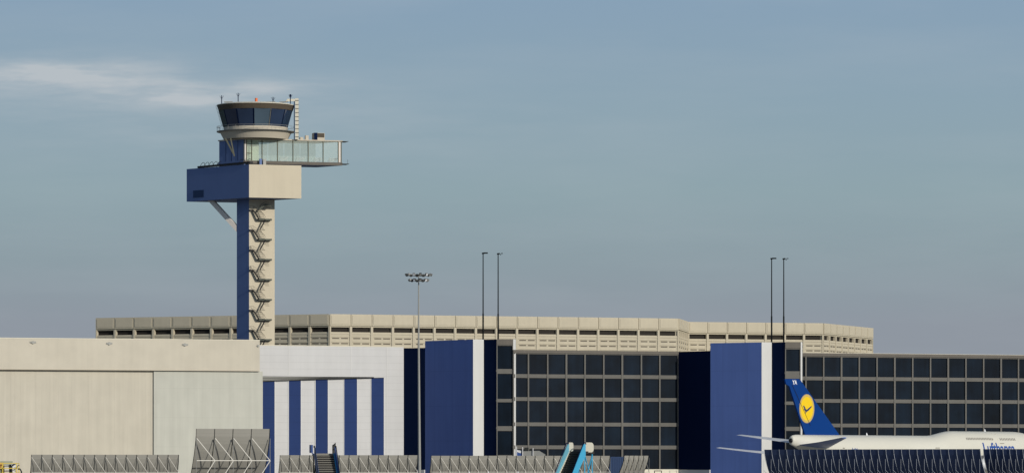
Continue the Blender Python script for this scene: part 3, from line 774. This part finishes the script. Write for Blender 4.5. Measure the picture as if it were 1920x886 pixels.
# ================================================================== boarding stairs
def stairs(label, name, D, uL, uR, v_top, v_rail, ang, H, pitch, col, kind):
    """foot near the viewer, climbing away; ang = turn of the climbing direction (to the right for +)"""
    xm = PX((uL+uR)/2, D); wd = (uR-uL)/F*D
    up = Vector((math.sin(ang), math.cos(ang), 0)); sd_ = Vector((math.cos(ang), -math.sin(ang), 0))
    top = Vector((xm, D, 0)); run = H/math.tan(pitch)
    fr = Frame(top, sd_, up)                       # a: across, b: climbing direction (0 at top edge), c up
    root = thing('boarding_stairs', label, 'boarding stairs', (top.x-up.x*run, top.y-up.y*run, 0), 'passenger boarding stairs')
    n = int(H/.19); rise = H/n; go = run/n
    hw = wd/2
    for i in range(n):
        z = H-rise*i; b = -go*i
        MB().box(fr, -hw+.06, hw-.06, b-go-.02, b, z-.055-rise, z-rise+0).build('step', col['tread'], root)
    back_ = MB().extrude([fr(-hw+.07,0,H-.15), fr(-hw+.07,-run,-.0), fr(-hw+.07,-run+.25,0), fr(-hw+.07,.25,H-.2)], sd_*(wd-.14)); back_.build('stair_underside', M['tread_dark'], root)
    rh = ZV(v_rail, D)-H
    for sgn, c_in, c_edge in ((-1,col['sideL'],col['edgeL']), (1,col['sideR'],col['edgeR'])):
        x = sgn*hw
        poly = [fr(x,.05,H-.35), fr(x,.05,H+rh*.88), fr(x,-.3,H+rh*.78), fr(x,-run,rh*.62), fr(x,-run,0), fr(x,-run+.5,0)]
        pn = MB().extrude(poly, sd_*(.07*sgn)); p_ = pn.build('side_panel', c_in, root)
        # bright stringer along the lower edge, dark rail along the upper
        MB().bar(fr(x-sgn*.035,.0,H-.02), fr(x-sgn*.035,-run,-.02+.05), .09, .10).build('stringer', c_edge, root)
        MB().path([fr(x+sgn*.09,.06,H+rh*.8), fr(x+sgn*.09,-.02,H+rh), fr(x+sgn*.09,-.45,H+rh*.93), fr(x+sgn*.09,-run,rh*.75)], .045, 6).build('handrail', col['rail'], root)
    MB().box(fr, -hw, hw, 0, 1.9, H-.22, H-.005).build('platform', col['plat'], root)
    for x in (-hw+.1, hw-.1):
        for b in (.2, 1.7):
            MB().bar(fr(x,b,H-.22), fr(x,b,.45), .10).build('support_leg', col['leg'], root)
    MB().bar(fr(hw-.1,.2,H-.3), fr(hw-.1,1.7,.5), .07).bar(fr(hw-.1,1.7,H-.3), fr(hw-.1,.2,.5), .07).bar(fr(-hw+.1,.2,H-.3), fr(-hw+.1,1.7,.5), .07).build('cross_brace', col['leg'], root)
    MB().box(fr, -hw+.02, hw-.02, -run+.6, 2.0, .35, .5).build('chassis', col['leg'], root)
    for x in (-hw, hw):
        for b in (-run+1.0, 1.4):
            c0 = fr(x-.1,b,.3); MB().tube(c0, c0+sd_*.2, .3, 14).build('wheel', M['tyre'], root)
    return root, fr, hw, rh
colA = dict(tread=M['tread'], sideL=M['stair_blue'], sideR=M['stair_blue'], edgeL=M['stair_blue'], edgeR=M['stair_cyan'], rail=M['iron'], plat=M['tread'], leg=M['iron'])
colB = dict(tread=M['tread_dark'], sideL=M['stair_left'], sideR=M['stair_cyan'], edgeL=M['shield'], edgeR=M['shield'], rail=M['navy'], plat=M['tread_dark'], leg=M['stair_cyan'])
DA = 372
ra, fa, hwa, rha = stairs('dark blue boarding stairs with grey treads in front of the striped hangar', 'a', DA, 590.5, 627, 849, 835, math.radians(-10), ZV(849,DA), math.radians(40), colA, 0)
HA = ZV(849,DA)
MB().box(fa, -hwa-.28, -hwa-.12, .5, 1.7, HA+.05, HA+.75).tube(fa(-hwa-.2,.5,HA+.0), fa(-hwa+.1,.6,HA-.1), .05, 6).build('side_shield', M['stair_blue'], ra)
gt = MB()
for b in (.1,.7,1.3,1.85): gt.bar(fa(hwa+.1,b,HA), fa(hwa+.1,b,HA+.95-.12*b), .07)
gt.bar(fa(hwa+.1,.1,HA+.8), fa(hwa+.1,1.85,HA+.7), .07).bar(fa(hwa+.1,.1,HA+.4), fa(hwa+.1,1.85,HA+.35), .07); gt.build('side_gate', M['iron'], ra)
DB = 372
rb_, fb_, hwb, rhb = stairs('bright cyan boarding stairs with cream shields at the top', 'b', DB, 1066, 1098, 846, 829, math.radians(27), ZV(845,DB), math.radians(44), colB, 1)
HB = ZV(845,DB)
def shield(fr, x, w_, b, z0, z1):
    pts = []
    for (a, c) in ((0,0),(.82,0),(.96,.12),(1,.3),(.99,.75),(.9,.93),(.75,1),(0,1)): pts.append(fr(x+w_*a, b, z0+(z1-z0)*c))
    return MB().extrude(pts, fr.ey*1.2)
fs = Frame(fb_.O, (1,0,0), (0,1,0))
shield(fs, hwb*.88, .80, .3, ZV(847,DB), ZV(828.5,DB)).build('side_shield', M['shield'], rb_)
shield(fs, -hwb*.95, .40, .3, ZV(846,DB), ZV(828.5,DB)).build('side_shield', M['shield'], rb_)

# ================================================================== grey loader behind the fence
DLo = 430.0
ld = thing('cargo_loader', 'grey cargo loader with upright posts behind the long grey fence', 'cargo loader', (PX(995,DLo), DLo, 0))
fr = Frame((PX(967,DLo),DLo,0), (1,0,0), (0,-1,0)); m_px = DLo/F
zz1 = lambda v: ZV(v, DLo)
pts = [fr((980-967)*m_px,0,zz1(845)), fr((1011-967)*m_px,0,zz1(844)), fr((1016-967)*m_px,0,zz1(847)), fr((1022.5-967)*m_px,0,zz1(851)), fr((1022.5-967)*m_px,0,zz1(858)), fr((980-967)*m_px,0,zz1(858))]
MB().extrude(pts, (0,2.2,0)).build('deck', M['steel'], ld)
MB().extrude([fr(0,0,zz1(842)), fr((978-967)*m_px,0,zz1(844)), fr((977-967)*m_px,0,zz1(849)), fr(0,0,zz1(845.5))], (0,2,0)).build('cab_visor', M['machine'], ld)
MB().extrude([fr(.0,.02,zz1(846)), fr((978-967)*m_px,.02,zz1(849.5)), fr((978-967)*m_px,.02,zz1(870)), fr(0,.02,zz1(870))], (0,1.8,0)).build('cab', M['stair_blue'], ld)
for u, vt in ((968.7,836), (980,837), (999.5,839)):
    MB().box(fr, (u-.7-967)*m_px, (u+.7-967)*m_px, .05, .15, .6, zz1(vt)).build('post', M['machine'], ld)
MB().box(fr, (983-967)*m_px, (991-967)*m_px, -.6, -.3, zz1(845), zz1(838)).box(fr, (994-967)*m_px, (998-967)*m_px, -.6, -.3, zz1(845), zz1(840)).build('winch', M['iron'], ld)
MB().box(fr, -.1, (1022-967)*m_px, -2, -.1, .5, zz1(858)).build('chassis', M['steel'], ld)
for x in (.4, 2.6):
    for y in (.0,-2.0): MB().tube(fr(x,y,.45), fr(x,y-.2,.45), .45, 14).build('wheel', M['tyre'], ld)

# ================================================================== yellow service platform (far left)
DY = 360.0; y_ = lambda u: PX(u, DY); yz = lambda v: ZV(v, DY)
yp = thing('service_platform', 'yellow railed service platform with white machine cut by picture edge', 'service platform', (y_(16), DY, 0))
zf = yz(885)
MB().box(WORLD, y_(-30), y_(33), DY, DY+2, zf-.12, zf).build('deck', M['yellow'], yp)
rl = MB()
for yy in (DY+.03, DY+1.95):
    for u in (-29,-12,5,30.5): rl.bar((y_(u),yy,zf), (y_(u),yy,yz(867)), .07)
    rl.bar((y_(-30),yy,yz(867.5)), (y_(31),yy,yz(867.5)), .06); rl.bar((y_(-30),yy,yz(876.8)), (y_(31),yy,yz(876.8)), .07)
for v in (867.5,876.8): rl.bar((y_(30.5),DY,yz(v)), (y_(30.5),DY+2,yz(v)), .06)
rl.build('guard_rail', M['yellow'], yp)
lg = MB()
for u in (-25, 28): 
    for yy in (DY+.2, DY+1.8): lg.bar((y_(u),yy,.3), (y_(u),yy,zf-.12), .10)
lg.bar((y_(-25),DY+.2,.4), (y_(28),DY+.2,zf-.2), .07); lg.bar((y_(28),DY+.2,.4), (y_(-25),DY+.2,zf-.2), .07); lg.build('scissor_leg', M['yellow'], yp)
MB().box(WORLD, y_(-28), y_(19.5), DY+.9, DY+1.7, zf, yz(863.3)).build('back_board', mat('greenish_board', (.36,.38,.29), .8), yp)
o = MB().box(WORLD, y_(21), y_(28), DY+.5, DY+1.2, zf, yz(868.5)).extrude([(y_(19),DY+.5,yz(871)),(y_(22),DY+.5,yz(873)),(y_(28),DY+.5,yz(869)),(y_(25),DY+.5,yz(868))], (0,.6,0)).build('generator', M['ac_pale'], yp)
MB().extrude([(y_(16),DY+.4,yz(870)),(y_(20),DY+.4,yz(870)),(y_(21),DY+.4,yz(876)),(y_(21.2),DY+.4,zf),(y_(18),DY+.4,zf),(y_(17.5),DY+.4,yz(875))], (0,.4,0)).build('control_column', M['black'], yp)
MB().box(WORLD, y_(7), y_(16), DY+.5, DY+.85, zf, yz(871)).build('cabinet', M['machine'], yp)
MB().box(WORLD, y_(-6), y_(4.5), DY+.35, DY+.85, yz(877), yz(866)).build('tool_box', M['orange_paint'], yp)
MB().path([(y_(31),DY+.2,yz(876)),(y_(32.5),DY+.2,yz(872)),(y_(36),DY+.2,yz(871.5))], .03, 5).path([(y_(33),DY+.2,yz(878.5)),(y_(37),DY+.2,yz(878)),(y_(39.5),DY+.2,yz(882)),(y_(40),DY+.2,yz(888))], .06, 5).build('hose', M['iron'], yp)
for u in (-22, 25):
    for yy in (DY+.3, DY+1.7): MB().tube((y_(u),yy,.3), (y_(u),yy+.15,.3), .3, 12).build('wheel', M['tyre'], yp)

# ================================================================== white marker posts in front of the long fence
for k, u in enumerate((879.5, 915.5, 971)):
    D_ = 380; x = PX(u, D_)
    lb = ['white pointed marker post below the white strip of the blue tower', 'white pointed marker post below the dark panel and glazed corner', 'white pointed marker post by the white edge near the cyan stairs'][k]
    o = thing('marker_post', lb, 'marker post', (x, D_, 0), 'white marker posts')
    MB().tube((x,D_,0), (x,D_,ZV(884.5,D_)), .07, 8, .05).tube((x,D_,ZV(884.5,D_)), (x,D_,ZV(882,D_)), .05, 8, .01).build('post', M['ac_pale'], o)
    MB().tube((x,D_,0), (x,D_,.08), .22, 10).build('base', M['tyre'], o)
# low carts by the foot of the glazed hall
for k, (u0, u1, lb) in enumerate(((1227, 1241, 'small yellow baggage cart beside the short grey fence'), (1256, 1270, 'small cream baggage cart at the dark recess of the glazed hall'))):
    D_ = 700; o = thing('baggage_cart', lb, 'baggage cart', (PX(u0,D_), D_, 0), 'baggage carts')
    mm = M['yellow'] if k == 0 else M['shield']
    x0, x1 = PX(u0,D_), PX(u1,D_); zt = ZV(881,D_)
    MB().box(WORLD, x0, x1, D_, D_+1.5, .45, .6).build('deck', mm, o)
    MB().box(WORLD, x0, x0+.08, D_, D_+1.5, .6, zt).box(WORLD, x1-.08, x1, D_, D_+1.5, .6, zt).box(WORLD, x0, x1, D_+.7, D_+.78, zt-.12, zt).build('end_board', M['iron'] if k == 0 else M['shield'], o)
    for x in (x0+.2, x1-.2):
        for yy in (D_, D_+1.3): MB().tube((x,yy,.22), (x,yy+.12,.22), .22, 10).build('wheel', M['tyre'], o)

# ================================================================== airliner
TH = math.radians(47); TX, TY = PX(1483,850), 850.0
ax_ = Vector((math.cos(TH), math.sin(TH), 0)); pt_ = Vector((-math.sin(TH), math.cos(TH), 0))
def A3(x, y, z): return Vector((TX,TY,0))+ax_*x+pt_*y+Vector((0,0,z))
def sta(u, y=0):
    k = (u-CX)/F; b = Vector((TX,TY,0))+pt_*y
    return (k*b.y-b.x)/(ax_.x-k*ax_.y)
def az(u, v, y=0):
    x = sta(u, y); return ZV(v, A3(x,y,0).y)
plane = thing('airliner', 'white four engined airliner with blue tail and yellow crane emblem', 'airliner', (TX,TY,0))
LN = sta(1952)
x_b0, x_b1, x_d = sta(1736), sta(1782), sta(1893)
def crown(x):
    if x < 1: return 8.0+.35*(x/1)**.5
    if x < x_b0: return 8.38
    if x < x_b1:
        t = (x-x_b0)/(x_b1-x_b0); t = t*t*(3-2*t); return 8.38+1.0*t
    if x < x_d: return 9.38
    t = (x-x_d)/(LN-x_d); return 9.38-(9.38-4.6)*(1-math.sqrt(max(0,1-t**2.2)))
def keel(x):
    if x < 20: t = x/20; return 6.35-4.5*math.sin(t*math.pi/2)
    if x < LN-8: return 1.85
    t = (x-(LN-8))/8; return 1.85+2.4*(1-math.sqrt(max(0,1-t*t)))
def halfw(x):
    if x < 20: t = x/20; return .55+2.7*math.sin(t*math.pi/2)**.9
    if x < LN-10: return 3.25
    t = (x-(LN-10))/10; return max(.05, 3.25*math.sqrt(max(0,1-t*t)))
def hull(x, phi, off=0.0):
    """phi measured from the crown towards starboard (towards the viewer)"""
    zt, zb, hw = crown(x), keel(x), halfw(x)
    up = max(0, zt-8.38)
    zc = (min(zt,8.38)+zb)/2; hr = (min(zt,8.38)-zb)/2
    y = -(hw+off)*math.sin(phi); z = zc+(hr+off)*math.cos(phi)
    c = math.cos(phi)
    if c > 0: z += up*(c**.8) if c > 1e-6 else 0
    return A3(x, y, z)
fu = MB(); xs = [0,.3,.8,1.5,3,5,8,11,14,17,20]+[20+(x_b0-20)*i/5 for i in range(1,6)]+[x_b0+(x_b1-x_b0)*i/8 for i in range(1,9)]+[x_b1+(x_d-x_b1)*i/5 for i in range(1,6)]+[x_d+(LN-.02-x_d)*(1-(1-i/14)**1.6) for i in range(1,15)]
NR = 40; rings = [[hull(x, 2*math.pi*i/NR) for i in range(NR)] for x in xs]
for A_, B_ in zip(rings, rings[1:]):
    for i in range(NR): j2 = (i+1) % NR; fu.quad([A_[i], B_[i], B_[j2], A_[j2]])
fu.quad(rings[0]); fu.quad(list(reversed(rings[-1])))
fu.build('fuselage', M['ac_white'], plane, smooth=True)
MB().tube(A3(-.25,0,7.2), A3(.05,0,7.2), .38, 14, .5).build('exhaust', M['black'], plane)
# fin
finpts = [(1470.4,709.5),(1496.5,709.5),(1500.5,713),(1573.5,815.5),(1509,815.5),(1479,723.5),(1472.5,719)]
fp = [A3(sta(u), 0, az(u,v)) for u, v in finpts]
def slab(pts, th, name, m, parent):
    mb = MB(); mb.extrude([p-pt_*th/2 for p in pts], pt_*th); return mb.build(name, m, parent)
fin = slab(fp, .35, 'tail_fin', M['ac_blue'], plane)
MB().bar(A3(sta(1484),-.19,az(1484,721)), A3(sta(1518),-.19,az(1518,797)), .09).build('rudder_line', M['black'], fin)
# emblem on the starboard side of the fin
ecx, ecz = sta(1511.4), az(1511.4,765.2); RE = 2.9; RX = 15.3*850/F/ (ax_.x) 
def disc(rx, rz, y0, y1, n=40): 
    pts = [A3(ecx+rx*math.cos(2*math.pi*i/n), y0, ecz+rz*math.sin(2*math.pi*i/n)) for i in range(n)]
    return MB().extrude(pts, pt_*(y1-y0))
em = disc(RX, RE, -.20, -.18).build('emblem', M['ac_ring'], fin)
disc(RX*.91, RE*.92, -.215, -.201).build('disc', M['ac_yellow'], em)
rg = MB(); 
for k in range(40):
    a0 = 2*math.pi*k/40; a1 = 2*math.pi*(k+1)/40
    q = [A3(ecx+RX*s_*math.cos(a), -.22, ecz+RE*s_*math.sin(a)) for s_, a in ((.83,a0),(.88,a0),(.88,a1),(.83,a1))]
    rg.extrude(q, pt_*.004)
rg.build('ring_line', M['ac_ring'], em)
# the bird: wings raised behind, neck and beak stretched up and forward, legs trailing
bird = [(-.52,.17),(-.40,.22),(-.26,.10),(-.14,-.04),(-.02,-.07),(.22,.04),(.60,.20),(.64,.13),(.34,-.06),(.14,-.17),(-.02,-.20),(-.14,-.30),(-.24,-.36),(-.19,-.22),(-.30,-.14),(-.42,-.06),(-.38,.02)]
bp = [A3(ecx+RX*a, -.232, ecz+RE*b) for a, b in bird]
MB().extrude(bp, pt_*.006).build('crane_figure', M['bird'], em)
# text helper
def text_mesh(txt, size, name, m, parent, mapf, bold=.0, shear=0.0, cuts=8):
    cu = bpy.data.curves.new('t', 'FONT'); cu.body = txt; cu.size = size; cu.resolution_u = 3; cu.offset = bold; cu.shear = shear
    to = bpy.data.objects.new('t', cu); C.objects.link(to)
    dg = bpy.context.evaluated_depsgraph_get(); me = bpy.data.meshes.new_from_object(to.evaluated_get(dg))
    bpy.data.objects.remove(to)
    bm = bmesh.new(); bm.from_mesh(me)
    ys = [v.co.y for v in bm.verts]; y0, y1 = min(ys), max(ys)
    for k in range(1, cuts):
        bmesh.ops.bisect_plane(bm, geom=bm.verts[:]+bm.edges[:]+bm.faces[:], plane_co=(0,y0+(y1-y0)*k/cuts,0), plane_no=(0,1,0))
    mb = MB()
    for f in bm.faces: mb.quad([mapf(v.co.x, v.co.y) for v in f.verts])
    bm.free(); bpy.data.meshes.remove(me)
    return mb.build(name, m, parent)
def side_map(x0, phi_base, sx=1.0):
    return lambda tx, ty: hull(x0+tx*sx-ty*.12, phi_base-ty/3.4, .03)
def phi_of(u, v):      # angle on the hull seen at pixel (u,v)
    best = None
    for i in range(5, 175):
        ph = math.radians(i)
        for xx in [0]:
            # solve the station for this phi by iteration
            x = sta(u, -3.25*math.sin(ph)); p = hull(x, ph)
            vv = HV-(p.z-EZ)/p.y*F
            if best is None or abs(vv-v) < best[0]: best = (abs(vv-v), ph, x)
    return best[1], best[2]
ph, x0 = phi_of(1843, 843)
php, xt_ = phi_of(1838, 828.5)
tsz = (ph-php)*3.4*1.0
cap = 1.85
xe = phi_of(1906, 838)[1]
cu = None
ph_base = php+cap/3.4
xL = phi_of(1844,846)[1]
size = cap/.73
wid = 4.75*size*.95
text_mesh('Lufthansa', size, 'lettering', M['ac_text'], plane, side_map(xL, ph_base, (xe-xL)/ (4.0*size)), bold=.06)
ph2, x2 = phi_of(1599, 846)
ph2t, _ = phi_of(1599, 838.3)
x2e = phi_of(1637, 844)[1]
text_mesh('lufthansa.com', .95, 'web_address', M['ac_text'], plane, side_map(x2, ph2t+.70/3.4, (x2e-x2)/(6.0*.95)), bold=.01, cuts=4)
text_mesh('YA', 1.15, 'registration', M['ac_pale'], fin, lambda tx, ty: A3(sta(1484.5)+tx*.95, -.20, az(1486,719.5)+ty), bold=.03, cuts=2)
# upper deck windows
def cabin_win(u, v):
    p_, x_ = phi_of(u, v)
    mb = MB(); dx, dp = .13, .07
    q = [hull(x_-dx,p_+dp,.012), hull(x_+dx,p_+dp,.012), hull(x_+dx,p_-dp,.012), hull(x_-dx,p_-dp,.012)]
    nrm = (q[1]-q[0]).cross(q[2]-q[0]).normalized()
    mb.extrude(q, nrm*.012); mb.build('window', M['ac_window'], plane)
k = 0; u = 1812.5
while u < 1905:
    if not (1862 < u < 1873): cabin_win(u, 821.5+(u-1812)*.014)
    u += 3.0
# door outline marks
dm = MB()
for (ua, va, ub, vb) in ((1858.5,811.5,1862,823),(1865.5,812.5,1870,823.5)):
    pa, xa = phi_of(ua,va); pb, xb_ = phi_of(ub,vb); dm.bar(hull(xa,pa,.01), hull(xb_,pb,.01), .06)
dm.build('door_outline', M['ac_ring'], plane)
for ud in (1583, 1875, 1754):
    pa, xa = phi_of(ud, 839 if ud != 1875 else 830.5); MB().bar(hull(xa,pa,.02), hull(xa+(.5 if ud == 1583 else 1.4),pa,.02), .12 if ud != 1875 else .09).build('marking', M['ac_window'], plane)
for ua, va in ((1624.5,813),(1846,807)):
    p = A3(sta(ua),0,crown(sta(ua))-.05); MB().extrude([p, p+ax_*.5, p+ax_*.15+Vector((0,0,.55)), p+Vector((0,0,.55))], pt_*.06).build('aerial', M['ac_pale'], plane)
# cockpit windows
for k in range(3):
    x = LN-4.9+k*.75; q = [hull(x,.75+.1*k,.02), hull(x+.6,.80+.1*k,.02), hull(x+.6,.58+.08*k,.02), hull(x,.5+.1*k,.02)]
    MB().extrude(q, (q[1]-q[0]).cross(q[2]-q[0]).normalized()*.015).build('cockpit_window', M['black'], plane)
# tailplane and wings: lofted surfaces
def loft(secs, name, m, parent, tw=0.0):
    """secs: (y, x_te, x_le, z, thickness) from root to tip"""
    mb = MB(); R = []
    for y, xt0, xl, z, th in secs:
        c = xl-xt0
        prof_ = [(0,0),(.25,.5),(.6,1.0),(.85,.8),(1,0),(.85,-.55),(.6,-.7),(.25,-.35)]
        k_ = 1-abs(y)/12
        R.append([A3(xt0+c*a, y, z+th*b/2+tw*a*max(0,k_)) for a, b in prof_])
    for A_, B_ in zip(R, R[1:]):
        for i in range(8): j2 = (i+1) % 8; mb.quad([A_[i],A_[j2],B_[j2],B_[i]])
    mb.quad(R[0]); mb.quad(list(reversed(R[-1]))); return mb.build(name, m, parent, smooth=False)
loft([(-1.0,1.2,10.2,6.35,.8),(-6,1.5,6.6,6.9,.5),(-11.2,2.0,3.8,7.75,.25)], 'tailplane', M['ac_stab_shade'], plane, tw=-.85)
loft([(1.0,1.2,9.5,6.7,.8),(7,-.2,5.4,7.5,.5),(13.3,-1.0,1.4,8.35,.2)], 'tailplane', M['ac_wing'], plane)
wroot = LN*.60
for sg in (1,-1):
    tipz = 5.9 if sg > 0 else 4.6; hs = 36 if sg > 0 else 33
    tipx = 19.5 if sg > 0 else 24
    secs = []
    for i in range(9):
        t = i/8; y = 3+(hs-3)*t
        xle = wroot-(wroot-tipx-2.0)*t; xte = (wroot-15) + (tipx-(wroot-15))*t
        if t < .35: xte = max(xte, (wroot-15)-2*t)
        z = 3.1+(tipz-3.1)*(.35*t+.65*t**2.2); secs.append((sg*y, min(xte,xle-1.2), xle, z, 1.5*(1-t)**1.1+.28))
    loft(secs, 'wing', M['ac_wing'], plane)
    for yy in (11.7, 21):
        t = (yy-3)/(hs-3); xe_ = wroot-(wroot-tipx-2)*t
        c0 = A3(xe_-1.5, sg*yy, 2.1 if yy < 15 else 2.5); c1 = A3(xe_+3.2, sg*yy, 2.1 if yy < 15 else 2.5)
        e = MB(); dirv = (c1-c0).normalized()
        e.tube(c0, c0+dirv*1.6, .75, 20, 1.25).tube(c0+dirv*1.6, c1, 1.25, 20, 1.32); en = e.build('engine', M['ac_wing'], plane, smooth=False)
        MB().bar(A3(xe_-1, sg*yy, 3.2), A3(xe_+1.5, sg*yy, 3.3), .4, .9).build('engine_pylon', M['ac_white'], en)
for (x, y) in ((LN*.5,-5.5),(LN*.5,5.5),(LN*.46,-1.9),(LN*.46,1.9),(LN-9,0)):
    ge_ = MB().tube(A3(x,y,3.2), A3(x,y,.6), .16, 8).build('landing_gear', M['steel'], plane)
    for dx in (-.75,.75) if x < LN-10 else (0,):
        for dy in (-.5,.5):
            p = A3(x+dx, y+dy-.2, .62); MB().tube(p, p+pt_*.4, .6, 16).build('wheel', M['tyre'], ge_)
